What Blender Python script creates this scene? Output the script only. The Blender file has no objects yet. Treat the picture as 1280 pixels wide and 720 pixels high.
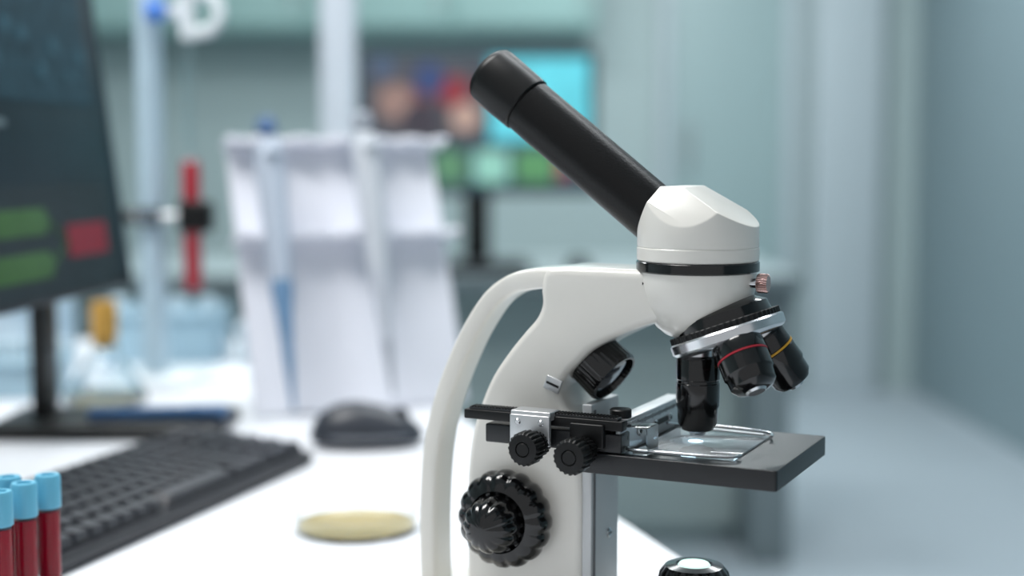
import bpy, bmesh, math, random
from mathutils import Vector, Matrix
random.seed(3)
DZ = 0.75           # desk height
CAMH = DZ + 0.285
sc = bpy.context.scene
COL = sc.collection

# ------------------------------------------------------------------ materials
def lin(c):
    return tuple(((v/255)/12.92 if v/255 <= .04045 else ((v/255+.055)/1.055)**2.4) for v in c)
MATS = {}
def mat(name, rgb, rough=.5, metal=0, trans=0, emit=0, var=.04, vscale=30, bump=0, bscale=400, coat=0, ior=1.45, spec=None, alpha=1):
    if name in MATS: return MATS[name]
    m = bpy.data.materials.new(name); m.use_nodes = True
    nt = m.node_tree; b = nt.nodes['Principled BSDF']
    c = lin(rgb)
    b.inputs['Roughness'].default_value = rough
    b.inputs['Metallic'].default_value = metal
    b.inputs['Transmission Weight'].default_value = trans
    b.inputs['IOR'].default_value = ior
    b.inputs['Coat Weight'].default_value = coat
    b.inputs['Alpha'].default_value = alpha
    if spec is not None: b.inputs['Specular IOR Level'].default_value = spec
    tc = nt.nodes.new('ShaderNodeTexCoord')
    n = nt.nodes.new('ShaderNodeTexNoise'); n.inputs['Scale'].default_value = vscale
    n.inputs['Detail'].default_value = 4
    nt.links.new(tc.outputs['Object'], n.inputs['Vector'])
    r = nt.nodes.new('ShaderNodeValToRGB')
    r.color_ramp.elements[0].position = .3; r.color_ramp.elements[1].position = .7
    r.color_ramp.elements[0].color = tuple(x*(1-var) for x in c)+(1,)
    r.color_ramp.elements[1].color = tuple(min(1, x*(1+var)) for x in c)+(1,)
    nt.links.new(n.outputs['Fac'], r.inputs['Fac'])
    nt.links.new(r.outputs['Color'], b.inputs['Base Color'])
    if emit:
        nt.links.new(r.outputs['Color'], b.inputs['Emission Color'])
        b.inputs['Emission Strength'].default_value = emit
    if bump:
        n2 = nt.nodes.new('ShaderNodeTexNoise'); n2.inputs['Scale'].default_value = bscale
        nt.links.new(tc.outputs['Object'], n2.inputs['Vector'])
        bp = nt.nodes.new('ShaderNodeBump'); bp.inputs['Strength'].default_value = bump
        bp.inputs['Distance'].default_value = .0005
        nt.links.new(n2.outputs['Fac'], bp.inputs['Height'])
        nt.links.new(bp.outputs['Normal'], b.inputs['Normal'])
    MATS[name] = m
    return m

WHITE  = mat('microscope_white_enamel', (216,214,208), .28, coat=.3, var=.01)
BLACKT = mat('black_textured_paint', (7,7,8), .36, bump=.35, bscale=900, spec=.3)
BLACKG = mat('black_gloss_plastic', (8,8,9), .16, coat=.25)
BLACKM = mat('black_matte_plastic', (10,11,12), .40, spec=.35)
STAGEM = mat('stage_black_anodised', (24,26,29), .34, bump=.25, bscale=1500)
CHROME = mat('brushed_steel', (205,207,210), .22, metal=1)
SILVER = mat('satin_aluminium', (196,198,200), .38, metal=.75)
PLATE  = mat('dovetail_aluminium', (185,188,190), .45, metal=.35)
GLASS  = mat('clear_glass', (250,253,254), .0, trans=1, ior=1.3, var=0)
ACRYL  = mat('clear_acrylic', (240,246,248), .02, trans=1, ior=1.2, var=0)
REDR   = mat('red_ring_paint', (150,30,45), .4)
YELR   = mat('yellow_ring_paint', (200,150,40), .4)
LENSG  = mat('lens_glass', (30,38,55), .03, coat=1)
LAMPW  = mat('lamp_diffuser', (215,250,240), .3, emit=1.1, var=0)
GLOW   = mat('painted_lamp_glow', (205,235,255), .3, emit=7, var=0)
BRASS  = mat('screw_metal', (190,160,155), .25, metal=1)

# ------------------------------------------------------------------ helpers
def empty(name, loc=(0,0,0), rot=(0,0,0), parent=None):
    e = bpy.data.objects.new(name, None); e.empty_display_size = .02
    e.location = loc; e.rotation_euler = rot
    COL.objects.link(e)
    if parent: e.parent = parent
    return e
def finish(bm, name, m, parent=None, ang=35, M=None):
    if M is not None: bmesh.ops.transform(bm, matrix=M, verts=bm.verts)
    bmesh.ops.recalc_face_normals(bm, faces=bm.faces)
    a = math.radians(ang)
    for f in bm.faces: f.smooth = True
    for e in bm.edges:
        e.smooth = not (len(e.link_faces) == 2 and e.calc_face_angle(0) > a)
    me = bpy.data.meshes.new(name); bm.to_mesh(me); bm.free()
    me.materials.append(m)
    o = bpy.data.objects.new(name, me); COL.objects.link(o)
    if parent: o.parent = parent
    return o
def bm_box(bm, size, loc, rotz=0):
    r = bmesh.ops.create_cube(bm, size=1)
    M = Matrix.Translation(loc) @ Matrix.Rotation(rotz, 4, 'Z') @ Matrix.Diagonal((*size, 1))
    bmesh.ops.transform(bm, matrix=M, verts=r['verts'])
def box(name, size, loc, m, parent=None, bev=.001, rot=None, seg=3):
    bm = bmesh.new(); bmesh.ops.create_cube(bm, size=1)
    bmesh.ops.transform(bm, matrix=Matrix.Diagonal((*size, 1)), verts=bm.verts)
    if bev: bmesh.ops.bevel(bm, geom=bm.edges[:], offset=bev, segments=seg, profile=.5, affect='EDGES')
    M = Matrix.Translation(loc)
    if rot: M = M @ rot
    return finish(bm, name, m, parent, M=M)
def align(d):
    return Vector(d).normalized().to_track_quat('Z', 'Y').to_matrix().to_4x4()
def lathe(name, prof, loc, m, parent=None, d=(0,0,1), seg=64, flutes=0, depth=0, frange=None, ang=35):
    bm = bmesh.new(); rings = []
    for r, z in prof:
        ring = []
        if r <= 1e-6:
            ring = [bm.verts.new((0,0,z))]
        else:
            for i in range(seg):
                t = 2*math.pi*i/seg; rr = r
                if flutes and (frange is None or frange[0] <= z <= frange[1]):
                    rr = r*(1 - depth*(.5-.5*math.cos(flutes*t))**2)
                ring.append(bm.verts.new((rr*math.cos(t), rr*math.sin(t), z)))
        rings.append(ring)
    for a, b in zip(rings, rings[1:]):
        for i in range(seg):
            j = (i+1) % seg
            if len(a) == 1 and len(b) == 1: break
            if len(a) == 1: bm.faces.new((a[0], b[i], b[j]))
            elif len(b) == 1: bm.faces.new((a[i], a[j], b[0]))
            else: bm.faces.new((a[i], a[j], b[j], b[i]))
    if len(rings[0]) > 1: bm.faces.new(rings[0])
    if len(rings[-1]) > 1: bm.faces.new(rings[-1])
    return finish(bm, name, m, parent, ang=ang, M=Matrix.Translation(loc) @ align(d))
def cyl(name, r, p0, p1, m, parent=None, bev=.0006, **k):
    p0, p1 = Vector(p0), Vector(p1); L = (p1-p0).length; b = min(bev, r*.4, L*.4)
    return lathe(name, [(0,0),(r-b,0),(r,b),(r,L-b),(r-b,L),(0,L)], p0, m, parent, d=(p1-p0), **k)
def catmull(P, closed=True, n=6):
    out = []; N = len(P)
    rng = range(N) if closed else range(N-1)
    for i in rng:
        if closed: p0,p1,p2,p3 = P[i-1],P[i],P[(i+1)%N],P[(i+2)%N]
        else: p0,p1,p2,p3 = P[max(i-1,0)],P[i],P[i+1],P[min(i+2,N-1)]
        for k in range(n):
            t = k/n
            out.append(tuple(.5*((2*b)+(c-a)*t+(2*a-5*b+4*c-d)*t*t+(-a+3*b-3*c+d)*t**3) for a,b,c,d in zip(p0,p1,p2,p3)))
    if not closed: out.append(tuple(P[-1]))
    return out
def extrude_xz(name, outline, half, bev, m, parent=None, y0=0, holes=(), flat=False):
    """outline in local XZ (or XY when flat), extruded symmetrically, rounded edges"""
    cu = bpy.data.curves.new(name, 'CURVE'); cu.dimensions = '2D'; cu.fill_mode = 'BOTH'
    for pts in (outline, *holes):
        s = cu.splines.new('POLY'); s.points.add(len(pts)-1)
        for p, q in zip(s.points, pts): p.co = (q[0], q[1], 0, 1)
        s.use_cyclic_u = True
    cu.extrude = half-bev; cu.bevel_depth = bev; cu.bevel_resolution = 4; cu.offset = -bev
    tmp = bpy.data.objects.new('tmp', cu); COL.objects.link(tmp)
    bpy.context.view_layer.update()
    me = bpy.data.meshes.new_from_object(tmp.evaluated_get(bpy.context.evaluated_depsgraph_get()))
    bpy.data.objects.remove(tmp)
    bm = bmesh.new(); bm.from_mesh(me)
    bmesh.ops.remove_doubles(bm, verts=bm.verts, dist=1e-6)
    M = Matrix.Translation((0, y0, 0))
    if flat: M = Matrix.Translation((0,0,y0))
    else: M = M @ Matrix.Rotation(math.pi/2, 4, 'X')
    return finish(bm, name, m, parent, ang=30, M=M)
def tube(name, pts, r, m, parent=None, res=10):
    bm = bmesh.new(); rings = []
    pts = [Vector(p) for p in pts]
    for i, p in enumerate(pts):
        t = (pts[min(i+1, len(pts)-1)] - pts[max(i-1, 0)]).normalized()
        R = t.to_track_quat('Z', 'Y').to_matrix()
        rings.append([bm.verts.new(p + R @ Vector((r*math.cos(2*math.pi*k/res), r*math.sin(2*math.pi*k/res), 0))) for k in range(res)])
    for a, b in zip(rings, rings[1:]):
        for i in range(res): bm.faces.new((a[i], a[(i+1)%res], b[(i+1)%res], b[i]))
    bm.faces.new(rings[0]); bm.faces.new(rings[-1])
    return finish(bm, name, m, parent, ang=60)
def roundrect(x0, y0, x1, y1, r, n=6):
    P = []
    for cx, cy, a0 in ((x1-r,y1-r,0),(x0+r,y1-r,90),(x0+r,y0+r,180),(x1-r,y0+r,270)):
        for k in range(n+1):
            a = math.radians(a0+90*k/n); P.append((cx+r*math.cos(a), cy+r*math.sin(a)))
    return P

# ================================================================== MICROSCOPE
mic = empty('microscope', (.103,.787,DZ), (0,0,math.radians(-26)))
# base
extrude_xz('base_foot', catmull([(-.185,-.03),(-.185,.03),(-.165,.052),(-.1,.056),(-.03,.054),(.03,.05),(.058,.035),(.064,0),(.058,-.035),(.03,-.05),(-.03,-.054),(-.1,-.056),(-.165,-.052)]), .011, .005, WHITE, mic, y0=.011, flat=True)
# body + arm
body = [(-.134,.012),(-.134,.04),(-.134,.07),(-.1335,.1017),(-.1301,.126),(-.1247,.143),(-.1168,.160),(-.1064,.1748),(-.0963,.1868),(-.089,.195),(-.0855,.2035),(-.086,.2125),(-.083,.2225),
        (-.0738,.2247),(-.06,.2248),(-.0446,.2248),(-.02,.2246),(-.006,.2243),(-.004,.21),(-.008,.200),(-.0254,.193),(-.040,.1868),(-.054,.1793),(-.0628,.1708),(-.070,.163),(-.074,.154),(-.070,.145),(-.062,.135),(-.060,.1),(-.060,.06),(-.060,.03),(-.060,.012)]
extrude_xz('arm_body', catmull(body, n=5), .0225, .0045, WHITE, mic)
# handle loop
outer = [(-.055,.2246),(-.0781,.2243),(-.0984,.2224),(-.1138,.2177),(-.127,.2085),(-.1385,.1935),(-.1485,.1758),(-.1594,.151),(-.1672,.126),(-.1712,.1012),(-.1730,.0664),(-.1725,.0316),(-.171,.012)]
op = catmull(outer, closed=False, n=6)
bm = bmesh.new(); rings = []
for i, p in enumerate(op):
    q = Vector(op[min(i+1,len(op)-1)]) - Vector(op[max(i-1,0)]); q.normalize()
    nrm = Vector((-q[1], q[0]))
    f = i/(len(op)-1)
    t = .0125 if f < .2 else .0120
    w = .0215 - .010*min(1, max(0, (f-.02)/.25))
    if nrm.dot(Vector((-.08,.05))-Vector(p)) < 0: nrm = -nrm
    c = Vector(p) + nrm*t/2
    ring = []
    for k in range(32):
        a = 2*math.pi*k/32; ca, sa = math.cos(a), math.sin(a)
        u_ = math.copysign(abs(ca)**.45, ca)*t/2; v_ = math.copysign(abs(sa)**.35, sa)*w
        ring.append(bm.verts.new((c.x+nrm.x*u_, v_, c.y+nrm.y*u_)))
    rings.append(ring)
for a, b in zip(rings, rings[1:]):
    for i in range(32): bm.faces.new((a[i], a[(i+1)%32], b[(i+1)%32], b[i]))
bm.faces.new(rings[0]); bm.faces.new(rings[-1])
finish(bm, 'carry_handle', WHITE, mic, ang=50)
# metal dovetail on column front
box('dovetail_plate', (.006,.041,.125), (-.0575,0,.085), PLATE, mic, .0008)
box('dovetail_shadow_strip', (.0010,.0022,.12), (-.0543,-.0165,.084), mat('painted_shadow_grey',(90,92,95),.5), mic, .0003)  # grey strip paints the narrow shadow beside the column edge
for zz in (.106, .068, .03):
    cyl('dovetail_screw', .0028, (-.055,.006,zz), (-.0536,.006,zz), CHROME, mic)
    box('screw_slot', (.0006,.004,.0008), (-.0535,.006,zz), BLACKM, mic, 0)
# focus knobs (both sides)
for sgn in (-1, 1):
    d = (0, sgn, 0)
    cyl('focus_shaft', .012, (-.1035,sgn*.02,.0795), (-.1035,sgn*.03,.0795), BLACKM, mic)
    lathe('coarse_focus_knob', [(0,0),(.0225,0),(.0262,.0010),(.0280,.0035),(.0286,.0070),(.0284,.0105),(.0272,.0140),(.0248,.0168),(.0215,.0185),(.0180,.0190),(.0172,.0172),(0,.0172)], (-.1035,sgn*.024,.0795), BLACKG, mic, d=d, seg=256, flutes=16, depth=.045, frange=(.0005,.0186), ang=60)
    lathe('fine_focus_knob', [(0,0),(.0150,0),(.0162,.002),(.0164,.008),(.0157,.013),(.0138,.0175),(.0105,.0208),(.006,.0226),(0,.0232)], (-.1035,sgn*.040,.0795), BLACKG, mic, d=d, seg=192, flutes=12, depth=.07, frange=(.001,.021), ang=60)
# head: bowl under the band
lathe('head_bowl', [(0,.186),(.012,.1862),(.0175,.1885),(.0225,.1925),(.0270,.1985),(.0300,.206),(.0318,.2135),(.0326,.2195),(.0326,.2240),(0,.2240)], (0,0,0), WHITE, mic, ang=60)
lathe('head_black_band', [(0,.2235),(.0330,.2235),(.0340,.2242),(.0340,.2290),(.0332,.2297),(0,.2297)], (0,0,0), BLACKG, mic)
lathe('head_collar', [(0,.2294),(.0328,.2294),(.0337,.2304),(.0338,.2368),(.0332,.2376),(0,.2376)], (0,0,0), WHITE, mic)
bm = bmesh.new()
bmesh.ops.create_cone(bm, cap_ends=True, segments=96, radius1=.0336, radius2=.0336, depth=.06)
bmesh.ops.translate(bm, vec=(0,0,.2674), verts=bm.verts)
def cut(bm, co, no):
    r = bmesh.ops.bisect_plane(bm, geom=bm.verts[:]+bm.edges[:]+bm.faces[:], dist=1e-6, plane_co=co, plane_no=no, clear_outer=True)
    ed = [e for e in r['geom_cut'] if isinstance(e, bmesh.types.BMEdge)]
    bmesh.ops.edgeloop_fill(bm, edges=ed)
th = math.radians(33)
cut(bm, (-.0335,0,.2425), (-math.cos(th),0,math.sin(th)))
cut(bm, (0,0,.2708), (0,0,1))
cut(bm, (-.003,0,.2708), (math.sin(math.radians(31)),0,math.cos(math.radians(31))))
for s in (-1,1):
    cut(bm, (-.003,s*.0195,.2708), (.06,s*math.cos(math.radians(34)),math.sin(math.radians(34))))
ed = [e for e in bm.edges if len(e.link_faces)==2 and e.calc_face_angle(0) > math.radians(14)]
bmesh.ops.bevel(bm, geom=ed, offset=.0007, segments=3, profile=.5, affect='EDGES')
finish(bm, 'head_prism_housing', WHITE, mic, ang=22)
# eyepiece tube
T = Vector((-.788,0,.616)); T0 = (-.0125,0,.2445)
lathe('eyepiece_tube', [(0,0),(.0163,0),(.0163,.116),(.0158,.1165),(.0158,.1178),(0,.1178)], T0, BLACKT, mic, d=T)
lathe('eyepiece_cap', [(0,.1172),(.0166,.1172),(.0172,.1178),(.0174,.130),(.0174,.1455),(.0168,.1478),(.0150,.1498),(.0115,.1502),(.0105,.1490),(0,.1485)], T0, BLACKM, mic, d=T)
lathe('eyepiece_lens', [(0,.1484),(.0100,.1484),(.0095,.1492),(0,.1498)], T0, LENSG, mic, d=T)
# head clamp screw + hole
cyl('head_clamp_screw', .0026, (.030,-.004,.2185), (.037,-.004,.2185), CHROME, mic)
lathe('head_clamp_knob', [(0,0),(.0048,0),(.0053,.0006),(.0053,.0052),(.0047,.0060),(0,.0060)], (.0355,-.004,.2185), BRASS, mic, d=(1,0,0), seg=96, flutes=24, depth=.12)
cyl('head_set_screw', .0017, (-.0240,-.0205,.2175), (-.0248,-.0222,.2175), BLACKM, mic)
# nosepiece
al = math.radians(20)
N = Vector((math.sin(al),0,-math.cos(al))); e1 = Vector((math.cos(al),0,math.sin(al))); e2 = Vector((0,1,0))
C = Vector((.0170,0,.1915))
lathe('nosepiece_hub', [(0,-.014),(.020,-.014),(.0265,-.010),(.0275,-.004),(.0275,0),(0,0)], C, BLACKG, mic, d=N)
lathe('nosepiece_disc', [(0,-.001),(.0315,-.001),(.0325,0),(.0325,.0045),(.0310,.0062),(.026,.0078),(0,.0085)], C, CHROME, mic, d=N)
lathe('nosepiece_grip', [(0,-.0045),(.0308,-.0045),(.0313,-.004),(.0313,-.0008),(0,-.0008)], C, BLACKM, mic, d=N, seg=180, flutes=60, depth=.03)
def objective(nm, phi, L, r, ring):
    R = e1*math.cos(phi)+e2*math.sin(phi)
    D = (N*math.cos(al)+R*math.sin(al)).normalized()
    p = C + R*.0185 + N*.004
    lathe(nm+'_mount', [(0,0),(r*.86,0),(r*.86,.006),(0,.006)], p, CHROME, mic, d=D)
    k = L
    lathe(nm+'_barrel', [(0,.0045),(r*.93,.0045),(r,.0060),(r,k*.36),(r*.97,k*.37),(r*.97,k*.40),(r,k*.41),(r,k*.66),(r*.93,k*.70),(r*.90,k*.86),(r*.72,k*.94),(r*.45,k*.965),(0,k*.965)], p, BLACKG, mic, d=D)
    if ring: lathe(nm+'_colour_ring', [(0,k*.37),(r*1.01,k*.37),(r*1.01,k*.40),(0,k*.40)], p, ring, mic, d=D)
    lathe(nm+'_tip', [(0,k*.95),(r*.45,k*.95),(r*.34,k*1.0),(r*.2,k*1.0),(0,k*.995)], p, CHROME, mic, d=D)
objective('objective_high', math.pi, .0495, .0122, None)
objective('objective_medium', -math.radians(62), .034, .0140, REDR)
objective('objective_low', math.radians(50), .040, .0130, YELR)
# incident lamp under the arm
Ld = Vector((.80,-.12,-.60))
lathe('upper_lamp_barrel', [(0,0),(.0105,0),(.0125,.003),(.0125,.010),(.0160,.012),(.0170,.036),(.0160,.0378),(.0145,.0378),(.0138,.034),(0,.034)], (-.078,.002,.183), BLACKG, mic, d=Ld, seg=120, flutes=30, depth=.025, frange=(.0115,.037))
lathe('upper_lamp_lens', [(0,.033),(.0135,.033),(.0115,.0355),(0,.0365)], (-.078,.002,.183), LENSG, mic, d=Ld)
box('arm_bracket_plate', (.010,.0015,.008), (-.0775,-.0229,.158), SILVER, mic, .0005, rot=Matrix.Rotation(math.radians(20),4,'Y'))
box('arm_bracket_marking', (.008,.0004,.0014), (-.0775,-.0238,.158), BLACKM, mic, 0, rot=Matrix.Rotation(math.radians(20),4,'Y'))
# stage
extrude_xz('stage_plate', roundrect(-.058,-.052,.0610,.052,.002), .0055, .0006, STAGEM, mic, y0=.1215, flat=True)
box('stage_carrier', (.030,.040,.010), (-.060,0,.114), BLACKM, mic, .001)
box('stage_side_bar', (.082,.016,.0105), (-.066,-.042,.1325), STAGEM, mic, .001)
cyl('stage_aperture_glow', .0042, (0,0,.1262), (0,0,.1275), GLOW, mic)  # emissive disc imitates lamp light coming up through the stage hole
# mechanical stage
box('x_rail', (.096,.008,.0055), (-.072,-.047,.1425), BLACKM, mic, .0007)
box('x_rail_rack', (.090,.006,.0016), (-.072,-.047,.1460), STAGEM, mic, .0003)
bm = bmesh.new()
for i in range(46): bm_box(bm, (.001,.0062,.0008), (-.115+i*.0019,-.047,.1470))
finish(bm, 'x_rail_teeth', BLACKM, mic)
box('rail_carriage', (.024,.013,.005), (-.076,-.050,.1455), SILVER, mic, .0008)
box('rail_carriage_face', (.024,.003,.017), (-.076,-.0562,.1375), SILVER, mic, .0008)
for xx in (-.083,-.069): cyl('carriage_screw', .0018, (xx,-.0570,.142), (xx,-.0585,.142), CHROME, mic)
def knob(nm, x, z, y1, y0, r):
    cyl(nm+'_shaft', r*.42, (x,y0,z), (x,y1,z), BLACKM, mic)
    L = .011
    lathe(nm+'_wheel', [(0,0),(r*.9,0),(r,.0012),(r,L-.002),(r*.86,L-.0003),(r*.45,L),(r*.4,L-.001),(0,L-.001)], (x,y1+L,z), BLACKM, mic, d=(0,-1,0), seg=120, flutes=20, depth=.10, frange=(.0005,L-.0004))
    lathe(nm+'_wheel_rear', [(0,0),(r*.78,0),(r*.78,.006),(0,.006)], (x,y1+L+.0105,z), BLACKM, mic, d=(0,-1,0), seg=120, flutes=20, depth=.09)
knob('x_feed_knob', -.0715, .1305, -.076, -.045, .0094)
knob('y_feed_knob', -.0435, .1290, -.078, -.045, .0098)
box('feed_block', (.020,.016,.013), (-.044,-.0455,.1365), BLACKM, mic, .001)
box('y_plate', (.003,.098,.0150), (-.028,.002,.1347), SILVER, mic, .0006)
box('y_plate_cap', (.010,.102,.0022), (-.031,.002,.1432), SILVER, mic, .0006)
box('y_plate_back', (.008,.090,.012), (-.035,.001,.1335), BLACKM, mic, .0006)
for yy in (-.038,-.018,.006,.030):
    cyl('y_plate_screw', .0025, (-.0266,yy,.1347), (-.0252,yy,.1347), CHROME, mic)
    cyl('y_plate_screw_socket', .0013, (-.0254,yy,.1347), (-.0249,yy,.1347), BLACKM, mic)
box('y_plate_slot', (.0006,.018,.003), (-.0263,.018,.1347), BLACKM, mic, 0)
bm = bmesh.new()
for i in range(38): bm_box(bm, (.0003,.0003,.0018 if i%5 else .0030), (-.0264,-.044+i*.0023,.1400))
finish(bm, 'vernier_scale', BLACKM, mic)
cyl('rail_thumb_nut', .006, (-.0325,-.032,.1440), (-.0325,-.032,.1490), BLACKM, mic)
box('clear_guard', (.020,.018,.015), (-.0205,-.0400,.1350), ACRYL, mic, .0010)
# slide and spring clips
box('glass_slide', (.056,.070,.0012), (.006,-.004,.1277), mat('slide_glass',(235,240,242),.05,trans=.7,ior=1.45,var=0), mic, .0002)
tube('slide_clip_rod', catmull([(-.024,-.040,.1300),(-.020,-.0455,.1298),(.010,-.0445,.1296),(.030,-.041,.1296),(.036,-.036,.1296),(.034,-.032,.1296),(.020,-.034,.1296)], closed=False), .0009, CHROME, mic)
box('slide_clip_finger', (.044,.0030,.0012), (.010,.0290,.1295), SILVER, mic, .0003, rot=Matrix.Rotation(math.radians(-6),4,'Z'))
tube('slide_clip_arm', catmull([(-.024,.020,.133),(-.020,.034,.130),(-.005,.040,.1296),(.020,.038,.1296),(.034,.032,.1296),(.037,.022,.1296)], closed=False), .0009, CHROME, mic)
# condenser
lathe('condenser', [(0,.1105),(.010,.1105),(.012,.112),(.012,.1165),(0,.1165)], (0,0,0), BLACKM, mic)
# sub-stage lamp on the base
lathe('lamp_housing', [(0,.021),(.024,.021),(.024,.030),(.0212,.034),(.0206,.048),(.0195,.0535),(.0165,.0568),(.0105,.0578),(.0095,.0570),(0,.0570)], (0,0,0), BLACKG, mic, seg=144, flutes=18, depth=.05, frange=(.033,.054))
lathe('lamp_lens', [(0,.0565),(.0095,.0565),(.0082,.0583),(0,.0592)], (0,0,0), LAMPW, mic)

# ================================================================== DESK
DESKW = mat('desk_white_laminate', (226,228,233), .35, var=.01, vscale=4)
desk = empty('desk')
ex = lambda y: .087 - .315*(y-1.114)
bm = bmesh.new()
pl = [(-1.7,.35),(ex(.35),.35),(ex(2.25),2.25),(-1.7,2.25)]
vs = [bm.verts.new((x,y,DZ-.028)) for x,y in pl]; f = bm.faces.new(vs)
r = bmesh.ops.extrude_face_region(bm, geom=[f])
bmesh.ops.translate(bm, vec=(0,0,.028), verts=[v for v in r['geom'] if isinstance(v, bmesh.types.BMVert)])
bmesh.ops.bevel(bm, geom=bm.edges[:], offset=.002, segments=2, affect='EDGES')
finish(bm, 'desk_top', DESKW, desk)
LEG = mat('desk_leg_grey', (150,158,162), .4)
for x,y in ((-1.6,.45),(.22,.45),(-1.6,2.15),(-.35,2.15)):
    box('desk_leg', (.05,.05,DZ-.029), (x,y,(DZ-.029)/2), LEG, desk, .004)

# ================================================================== NEAR MONITOR
mon = empty('computer_monitor')
ms = empty('screen_assembly', (-.416,1.55,DZ+.150), (math.radians(-7),0,math.radians(85)), mon)
SCR = mat('monitor_screen_dark', (26,40,47), .4, emit=.22, var=.15, vscale=9, spec=.15)
UIP = mat('ui_panel', (34,56,66), .4, emit=.28, var=.35, vscale=60, spec=.15)
UIG = mat('ui_green', (58,90,52), .4, emit=.22, var=.08, spec=.15)
UIR = mat('ui_red', (116,36,48), .4, emit=.25, var=.08, spec=.15)
UIL = mat('ui_grey_line', (90,104,110), .4, emit=.4, spec=.15)
BEZ = mat('monitor_bezel', (22,28,33), .4, spec=.3)
box('monitor_case', (.56,.022,.345), (-.28,.0125,.1725), BEZ, ms, .003)
box('screen_panel', (.550,.002,.325), (-.28,.0009,.175), SCR, ms, .0003)
box('bezel_strip', (.003,.003,.345), (-.0015,.000,.1725), mat('bezel_edge',(60,76,84),.3), ms, .0005)
box('ui_upper_chart', (.50,.001,.14), (-.29,-.0006,.262), UIP, ms, 0)
box('ui_lower_panel', (.50,.001,.105), (-.29,-.0006,.060), mat('ui_lower',(34,44,48),.4,emit=.25,var=.08,spec=.15), ms, 0)
box('ui_text', (.16,.001,.006), (-.34,-.0012,.170), UIL, ms, 0)
box('ui_text', (.05,.001,.004), (-.34,-.0012,.115), UIL, ms, 0)
for zc in (.078,.037):
    extrude_xz('ui_green_tag', [(-.347,zc-.0125),(-.207,zc-.0125),(-.195,zc),(-.207,zc+.0125),(-.347,zc+.0125)], .0008, .0002, UIG, ms, y0=-.0012)
box('ui_red_box', (.10,.001,.032), (-.108,-.0015,.056), UIR, ms, 0)
for a,b in (((-.197,.078),(-.160,.056)),((-.197,.037),(-.160,.056))):
    tube('ui_connector', [(a[0],-.0015,a[1]),(b[0],-.0015,b[1])], .0010, UIG, ms, 6)
for i in range(14):
    box('ui_chart_bar', (.02,.001,.006+.012*random.random()), (-.50+.034*i,-.0014,.22+.05*random.random()), mat('ui_teal',(48,76,88),.4,emit=.3,spec=.15), ms, 0)
box('stand_base', (.24,.13,.014), (-.420,1.49,DZ+.007), BLACKM, mon, .004)
box('stand_neck', (.016,.05,.20), (-.507,1.53,DZ+.112), BLACKM, mon, .004)
box('stand_neck_arm', (.06,.20,.05), (-.507,1.44,DZ+.235), BLACKM, mon, .004)

# ================================================================== KEYBOARD
kb = empty('keyboard', (-.186,1.32,DZ), (0,0,math.radians(-108.6)))
KB = mat('keyboard_black', (38,40,46), .45)
KEY = mat('keycap_black', (46,48,55), .4)
bm = bmesh.new()
v = [bm.verts.new(p) for p in [(0,0,.001),(.44,0,.001),(.44,-.137,.001),(0,-.137,.001),(0,0,.012),(.44,0,.012),(.44,-.137,.022),(0,-.137,.022)]]
for f in ((0,1,2,3),(4,5,6,7),(0,1,5,4),(1,2,6,5),(2,3,7,6),(3,0,4,7)): bm.faces.new([v[i] for i in f])
bmesh.ops.bevel(bm, geom=bm.edges[:], offset=.003, segments=3, affect='EDGES')
finish(bm, 'keyboard_case', KB, kb)
bm = bmesh.new()
for r_ in range(6):
    x = .009; y = -.017-.0205*r_
    z = .0125+.010*(-y)/.137+.002
    i = 0
    while x < .425:
        w = .0165
        if r_ == 0 and i == 6: w = .11
        if i in (3,17): x += .006
        if x+w > .434: break
        rr = bmesh.ops.create_cube(bm, size=1)
        bmesh.ops.transform(bm, matrix=Matrix.Translation((x+w/2,y,z+.003)) @ Matrix.Rotation(math.radians(-4),4,'X') @ Matrix.Diagonal((w,.0165,.008,1)), verts=rr['verts'])
        for q in rr['verts']:
            if q.co.z > z+.003:
                q.co.x += (x+w/2-q.co.x)*.16; q.co.y += (y-q.co.y)*.16
        x += w+.0028; i += 1
finish(bm, 'keycaps', KEY, kb)

# ================================================================== MOUSE
mo = empty('computer_mouse', (-.145,1.405,DZ), (0,0,math.radians(8)))
bm = bmesh.new(); bmesh.ops.create_uvsphere(bm, u_segments=48, v_segments=32, radius=1)
for q in bm.verts:
    x,y,z = q.co
    hgt = .036*(1-.25*x) if z > 0 else .006
    q.co = (x*.057, y*.032*(1-.10*math.cos(x*3)), max(z,0)*hgt + min(z,0)*.006 + .008)
finish(bm, 'mouse_shell', mat('mouse_dark_grey', (50,54,62), .35), mo, ang=50)
tube('mouse_seam', [( .055*math.cos(a), -.0315*abs(math.sin(a)) - .0005, .013) for a in [math.pi*k/20 for k in range(1,20)]], .0012, mat('mouse_grey_trim',(120,126,134),.35), mo, 8)
cyl('mouse_wheel', .008, (.034,-.003,.030), (.034,.003,.030), BLACKM, mo)

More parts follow.
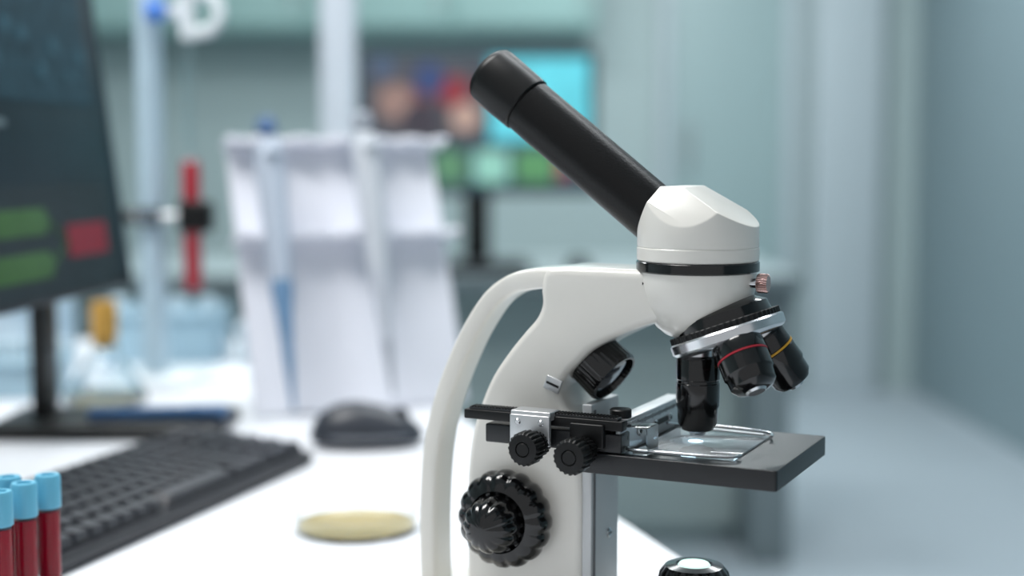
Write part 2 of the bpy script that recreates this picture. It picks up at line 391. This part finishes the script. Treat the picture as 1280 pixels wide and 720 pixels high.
# ================================================================== PETRI DISH
pd = empty('petri_dish', (-.121,1.085,DZ))
lathe('dish_base', [(0,.0004),(.046,.0004),(.0475,.001),(.0475,.0145),(.0466,.0145),(.0464,.0014),(0,.0012)], (0,0,0), GLASS, pd)
lathe('agar', [(0,.0014),(.0458,.0014),(.0458,.0026),(0,.0026)], (0,0,0), mat('agar_clear_yellow',(250,244,214),.03,trans=1,ior=1.1,var=.06,vscale=60), pd)
lathe('agar_meniscus', [(.0445,.0026),(.0460,.0026),(.0460,.0040),(.0452,.0036)], (0,0,0), mat('agar_edge_gold',(205,188,130),.2,trans=.4,var=.05), pd)
bm = bmesh.new()
for i in range(26):
    a = random.random()*6.283; rr_ = .040*math.sqrt(random.random()); s_ = .0015+.003*random.random()
    g = bmesh.ops.create_uvsphere(bm, u_segments=12, v_segments=6, radius=1)
    bmesh.ops.transform(bm, matrix=Matrix.Translation((rr_*math.cos(a), rr_*math.sin(a), .0027)) @ Matrix.Diagonal((s_,s_,.0006,1)), verts=g['verts'])
finish(bm, 'colonies', mat('colony_yellow',(214,196,128),.4), pd, ang=60)

# ================================================================== PIPETTE RACK
RW = mat('rack_white_acrylic', (228,230,239), .4, var=.01)
RKP = (-.172,1.60,DZ); RKA = math.radians(24)
rk = empty('pipette_rack', RKP, (0,0,RKA))
rp = empty('front_frame', (0,0,.004), (math.radians(-18),0,0), rk)
extrude_xz('front_panel', [(-.122,0),(.130,0),(.122,.320),(-.128,.320)], .003, .001, RW, rp)
def wavy(x0, x1, d0, d1, n):
    P = [(x0,d0),(x1,d0)]
    for k in range(n*12+1):
        t = k/(n*12); x = x1 - (x1-x0)*t
        P.append((x, -(d1-.008*(.5-.5*math.cos(2*math.pi*n*t))**2)))
    return P
for zc, dd in ((.312,.030),(.198,.036)):
    extrude_xz('hook_shelf', wavy(-.132,.134,.0,dd,6), .0035, .001, RW, rp, y0=zc, flat=True)
bp_ = empty('rear_frame', (.03,.130,.004), (math.radians(5),0,0), rk)
extrude_xz('rear_panel', roundrect(-.085,0,.085,.29,.008), .003, .001, RW, bp_)
box('foot_tray', (.17,.130,.004), (.03,.065,.002), RW, rk, .001)
def pipette(x, zc, c1, c2, tip, hm):
    p = empty('pipette', RKP, (0,0,RKA))
    q = empty('pipette_body', (x,-.050,.004), (math.radians(-18),0,0), p)
    lathe('handle', [(0,.17),(.011,.17),(.0135,.18),(.0150,.25),(.0165,.29),(.0160,.322),(.012,.335),(0,.335)], (0,-.004,zc), hm, q)
    box('finger_hook', (.016,.030,.006), (0,-.014,.315+zc), hm, q, .002)
    lathe('plunger', [(0,.333),(.006,.333),(.006,.343),(.0115,.345),(.0115,.357),(.008,.361),(0,.361)], (0,-.004,zc), c1, q)
    lathe('shaft', [(0,.085),(.0050,.085),(.0085,.13),(.0125,.165),(.0125,.172),(0,.172)], (0,-.004,zc), c2, q)
    lathe('tip', [(0,.03),(.0018,.03),(.0058,.085),(.0065,.092),(0,.092)], (0,-.004,zc), tip, q)
BLUE = mat('pipette_blue',(84,112,152),.4); PB2 = mat('pipette_steel_blue',(104,138,172),.4); PG = mat('pipette_tip_grey',(152,158,168),.35)
pipette(-.092, -.018, BLUE, PB2, PB2, mat('pipette_handle_bluegrey',(178,189,204),.4))
pipette(.022, -.010, PG, mat('pipette_light',(182,188,198),.4), PG, mat('pipette_handle_grey',(192,198,206),.4))

# ================================================================== FLASK
fl = empty('glass_flask', (-.479,1.66,DZ))
lathe('flask_body', [(0,.0005),(.044,.0005),(.048,.004),(.047,.010),(.030,.040),(.0155,.058),(.0145,.075),(.0130,.075),(.0140,.057),(.0285,.039),(.045,.010),(.044,.003),(0,.003)], (0,0,0), GLASS, fl)
lathe('flask_liquid', [(0,.0032),(.0435,.0032),(.0440,.010),(.0420,.014),(0,.014)], (0,0,0), mat('pale_liquid',(225,218,195),.1,trans=.7), fl)
lathe('flask_stopper', [(0,.066),(.0125,.066),(.0130,.076),(.0150,.078),(.0155,.112),(.0135,.120),(0,.121)], (0,0,0), mat('gold_cap',(214,166,82),.35,metal=.3), fl, seg=96, flutes=24, depth=.04)
# blue pen on the stand base
lathe('blue_marker_pen', [(0,0),(.006,0),(.0068,.002),(.0068,.10),(.0078,.102),(.0078,.140),(.005,.143),(0,.143)], (-.440,1.46,DZ+.0220), mat('marker_blue',(58,98,142),.4), None, d=(1,.10,0))

# ================================================================== LAB STAND
st = empty('lab_stand', (-.46,1.82,DZ))
PALE = mat('stand_pale_rod',(168,190,203),.3); STW = mat('valve_white',(214,222,226),.3)
box('stand_foot', (.12,.16,.012), (0,0,.006), STW, st, .003)
cyl('stand_rod', .0165, (0,0,.012), (0,0,.62), PALE, st, .002)
cyl('clamp_arm', .0055, (-.03,-.018,.214), (.045,-.018,.214), SILVER, st)
cyl('clamp_screw', .009, (-.034,-.018,.214), (-.018,-.018,.214), BLACKM, st)
box('clamp_boss', (.030,.045,.022), (0,-.005,.214), mat('clamp_grey',(80,90,98),.4), st, .004)
box('clamp_jaw', (.042,.034,.040), (.060,-.018,.214), BLACKM, st, .005)
lathe('red_sample_tube', [(0,.118),(.008,.120),(.0115,.128),(.0115,.272),(.0105,.284),(0,.285)], (.0545,-.018,0), mat('sample_red',(160,18,38),.25,coat=.5), st)
cyl('thin_glass_tube', .0042, (.0545,-.018,.285), (.0545,-.018,.44), ACRYL, st)
cyl('stopcock_handle', .013, (.006,-.034,.470), (.030,-.034,.470), mat('stopcock_blue',(60,120,205),.3), st, .003)
cyl('stopcock_barrel', .010, (.0545,-.018,.435), (.0545,-.018,.56), STW, st)
bm = bmesh.new()
for i in range(36):
    for j in range(12):
        a = 2*math.pi*i/36; b = 2*math.pi*j/12
        bm.verts.new(((.024+.008*math.cos(b))*math.cos(a), .008*math.sin(b), (.024+.008*math.cos(b))*math.sin(a)))
bm.verts.ensure_lookup_table()
for i in range(36):
    for j in range(12):
        bm.faces.new([bm.verts[k] for k in (i*12+j, ((i+1)%36)*12+j, ((i+1)%36)*12+(j+1)%12, i*12+(j+1)%12)])
finish(bm, 'valve_ring', STW, st, ang=60, M=Matrix.Translation((.070,-.018,.468)))
cyl('valve_arm', .008, (0,-.018,.470), (.046,-.018,.470), STW, st)

# ================================================================== TEST TUBES + RACK
tr = empty('test_tube_rack', (-.302,.839,DZ), (0,0,math.radians(71)))
RK = mat('tube_rack_plastic',(215,222,228),.4)
box('rack_foot', (.080,.050,.004), (0,0,.002), RK, tr, .001)
box('rack_plate', (.080,.050,.003), (0,0,.022), RK, tr, .001)
for s in (-1,1): box('rack_side', (.003,.050,.020), (s*.0385,0,.012), RK, tr, .001)
CAPB = mat('cap_light_blue',(98,172,200),.4); BLD = mat('blood_red',(140,6,34),.22,spec=.3)
TG = mat('tube_clear_plastic',(255,250,250),.0,trans=1,ior=1.12,var=0)
for (x,y) in ((-.2855,.860),(-.2925,.838),(-.2995,.816),(-.3075,.854),(-.3145,.832)):
    t = empty('blood_collection_tube', (x,y,DZ+.0042))
    lathe('tube_glass', [(0,0),(.004,.0006),(.0064,.004),(.0067,.008),(.0067,.072),(0,.072)], (0,0,0), TG, t)
    lathe('blood', [(0,.0005),(.0038,.0010),(.0061,.0042),(.0064,.008),(.0064,.066),(0,.066)], (0,0,0), BLD, t)
    lathe('tube_cap', [(0,.068),(.0074,.068),(.0078,.0685),(.0078,.087),(.0070,.0885),(.0045,.0885),(.004,.087),(0,.087)], (0,0,0), CAPB, t, seg=96, flutes=24, depth=.04, frange=(.069,.086))

# ================================================================== THINGS AT THE BACK OF THE DESK
def crate(loc, size, c, nm='storage_box', rz=0):
    e = empty(nm, loc, (0,0,rz)); m_ = mat('box_%d_%d_%d'%c, c, .4)
    w,d,h = size; t=.004
    box('floor_panel',(w,d,t),(0,0,t/2),m_,e,.001)
    for s in (-1,1):
        box('side_panel',(t,d,h-t),(s*(w-t)/2,0,t+(h-t)/2),m_,e,.001)
        box('end_panel',(w-2*t,t,h-t),(0,s*(d-t)/2,t+(h-t)/2),m_,e,.001)
    box('rim',(w+.008,.006,.010),(0,-d/2-.003,h-.006),m_,e,.002)
    for k in range(4):
        cyl('sample_vial',.012,(-w/2+w*(k+.5)/4,0,t),(-w/2+w*(k+.5)/4,0,h+.015),mat('vial_pale',(205,225,235),.3),e)
crate((-.50,2.03,DZ),(.17,.12,.075),(160,190,205))
crate((-.32,2.02,DZ),(.13,.12,.060),(200,215,224), rz=.1)
crate((-.74,1.95,DZ),(.22,.16,.10),(182,202,215), rz=-.1)
crate((-.60,1.74,DZ),(.10,.12,.05),(160,190,205), rz=.2)
pp = empty('paper_stack', (-.36,1.88,DZ))
for i in range(5): box('sheet',(.20,.14,.0012),(0,0,.0007+i*.0013),mat('paper_white',(226,232,238),.6),pp,0,rot=Matrix.Rotation(.1*i-.2,4,'Z'))

# ================================================================== BACKGROUND WORKSTATION
bt = empty('workbench')
BTOP = mat('bench_top_grey',(150,164,167),.35); BP = mat('bench_panel',(148,163,163),.5); BL = mat('bench_leg',(110,122,126),.45)
box('bench_top',(2.9,.75,.035),(-.73,3.90,DZ-.0175),BTOP,bt,.004)
box('bench_edge',(2.9,.012,.040),(-.73,3.519,DZ-.02),mat('bench_edge',(100,112,116),.4),bt,.002)
box('bench_leg',(.10,.66,DZ-.036),(.66,3.90,(DZ-.036)/2),BL,bt,.004)
box('bench_leg',(.10,.66,DZ-.036),(-2.1,3.90,(DZ-.036)/2),BL,bt,.004)
box('bench_modesty_panel',(2.64,.02,.66),(-.72,3.75,.385),BP,bt,.003)
m2 = empty('computer_monitor', (-.095,3.82,DZ))
box('monitor_case',(.645,.03,.385),(0,.015,.385),BEZ,m2,.004)
box('screen_panel',(.625,.002,.365),(0,-.001,.387),mat('far_screen',(48,68,78),.3,emit=.6,var=.2,vscale=8),m2,0)
def scr(x0,x1,z0,z1,c,e=.6,nm='screen_tile'):
    box(nm,(x1-x0,.001,z1-z0),((x0+x1)/2,-.003-random.random()*.002,(z0+z1)/2),mat('scr_%d_%d_%d'%c,c,.3,emit=e,var=.12,vscale=14),m2,0)
scr(.035,.30,.335,.555,(90,184,196),.6)
scr(-.30,.025,.335,.555,(74,74,80),.35)
scr(-.11,-.03,.225,.31,(88,130,98),.4); scr(-.005,.085,.225,.31,(136,186,170),.5); scr(.105,.205,.225,.31,(88,140,94),.4); scr(.215,.25,.235,.30,(150,80,86),.4)
scr(-.30,-.13,.225,.31,(60,95,100),.4)
for x,z,r,c in ((-.06,.465,.042,(130,48,56)),(-.125,.50,.042,(52,66,104)),(-.215,.44,.050,(140,112,104)),(-.03,.40,.040,(170,140,128)),(-.15,.39,.05,(60,54,62)),(-.25,.53,.03,(70,84,106)),(-.16,.445,.035,(96,50,60))):
    cyl('screen_cell_image', r, (x,-.006,z),(x,-.0075-random.random()*.001,z), mat('scr_%d_%d_%d'%c,c,.3,emit=.4,var=.2,vscale=20), m2, 0)
box('stand_neck',(.07,.03,.24),(0,.035,.13),BLACKM,m2,.004)
box('stand_base',(.26,.18,.014),(0,.02,.007),BLACKM,m2,.004)
k2 = empty('keyboard', (-.12,3.62,DZ))
box('keyboard_case',(.34,.12,.02),(0,0,.011),BLACKM,k2,.004)
bm = bmesh.new()
for i in range(15):
    for j in range(5): bm_box(bm,(.018,.018,.006),(-.152+i*.0217,-.044+j*.022,.024))
finish(bm,'keycaps',KEY,k2)
mo2 = empty('computer_mouse', (.17,3.63,DZ))
bm = bmesh.new(); bmesh.ops.create_uvsphere(bm, u_segments=24, v_segments=16, radius=1)
for q in bm.verts: q.co = (q.co.x*.032, q.co.y*.055, max(q.co.z,-.2)*.034+.0075)
finish(bm,'mouse_shell',BLACKM,mo2,ang=50)

# ================================================================== ROOM SHELL
WF = mat('wall_teal_light',(170,187,188),.6,var=.02,vscale=1)
WR = mat('wall_teal_glass',(130,149,156),.4,var=.03,vscale=1)
FL = mat('floor_blue_grey',(166,177,185),.4,var=.03,vscale=2)
CE = mat('ceiling_white',(225,228,229),.7)
box('floor',(5.0,8.6,.1),(-.6,3.1,-.05),FL,None,0)
box('ceiling',(5.0,8.6,.1),(-.6,3.1,2.85),CE,None,0)
box('wall_far',(5.0,.1,2.8),(-.6,6.45,1.4),WF,None,0)
box('wall_right',(.1,7.6,2.8),(1.86,2.6,1.4),WR,None,0)
box('wall_left',(.1,7.6,2.8),(-3.05,2.6,1.4),WF,None,0)
# pale pilaster, frames and glazed cabinet on far wall
PW = mat('frame_pale',(184,196,202),.4)
box('trim_1',(.30,.10,2.8),(1.48,6.35,1.4),PW,None,.004)
box('trim_2',(.05,.06,2.8),(.68,6.37,1.4),PW,None,.004)
box('trim_3',(.06,.06,2.8),(1.24,6.37,1.4),PW,None,.004)
dr = empty('door_1')
box('door_leaf',(.50,.03,2.1),(.96,6.385,1.06),mat('door_teal',(156,178,180),.35),dr,.003)
box('door_top_light',(.50,.03,.64),(.96,6.385,2.46),mat('door_teal_light',(166,190,190),.3),dr,.003)
cyl('door_handle',.012,(.78,6.33,1.0),(.78,6.33,1.2),SILVER,dr)
box('baseboard_far',(3.75,.03,.12),(-1.22,6.385,.06),PW,None,.003)
gp = empty('wall_cabinet')
box('cabinet_body',(2.4,.35,.75),(-.85,6.20,1.95),mat('cabinet_teal',(144,180,177),.4),gp,.005)
for i in range(4): box('cabinet_door',(.57,.02,.71),(-1.75+i*.6,6.015,1.95),mat('cabinet_teal_door',(156,190,187),.35),gp,.004)
for i in range(4): box('door_handle',(.012,.02,.14),(-1.50+i*.6,5.995,1.72),SILVER,gp,.003)
cl = empty('support_post')
box('post_shaft',(.062,.062,2.79),(-.316,2.62,1.395),mat('post_white',(198,206,215),.4),cl,.006)
box('post_foot',(.12,.12,.01),(-.316,2.62,.005),SILVER,cl,.002)

# ================================================================== LIGHTS
PANEL = mat('light_panel_diffuser',(245,250,255),.5,emit=3,var=0)
def ceil_light(x,y,sx,sy,w,col=(1,.98,.95)):
    e = empty('ceiling_light', (x,y,2.795))
    box('light_frame',(sx+.04,sy+.04,.015),(0,0,-.008),PW,e,.002)
    box('light_diffuser',(sx,sy,.006),(0,0,-.018),PANEL,e,0)
    l = bpy.data.lights.new('light_source','AREA'); l.shape='RECTANGLE'; l.size=sx; l.size_y=sy; l.energy=w; l.color=col
    o = bpy.data.objects.new('light_source', l); o.location=(0,0,-.03); COL.objects.link(o); o.parent=e
ceil_light(-.8,.9,1.2,.6,44)
ceil_light(.6,1.9,1.2,.6,22,(.96,.99,1))
ceil_light(-.7,3.6,1.2,.6,40,(.95,1,1))
ceil_light(.7,4.8,1.2,.6,34,(.95,1,1))
w = bpy.data.worlds.new('World'); sc.world = w; w.use_nodes = True
w.node_tree.nodes['Background'].inputs['Color'].default_value = (.94,.97,1,1)
w.node_tree.nodes['Background'].inputs['Strength'].default_value = .6

# ================================================================== CAMERA
cd = bpy.data.cameras.new('camera'); cam = bpy.data.objects.new('camera', cd); COL.objects.link(cam)
cam.location = (0,0,CAMH); cam.rotation_euler = (math.radians(90-5.14),0,0)
cd.lens = 50; cd.sensor_width = 36; cd.clip_start = .02
cd.dof.use_dof = True; cd.dof.focus_distance = .775; cd.dof.aperture_fstop = 2.7
sc.camera = cam
sc.view_settings.view_transform = 'Standard'
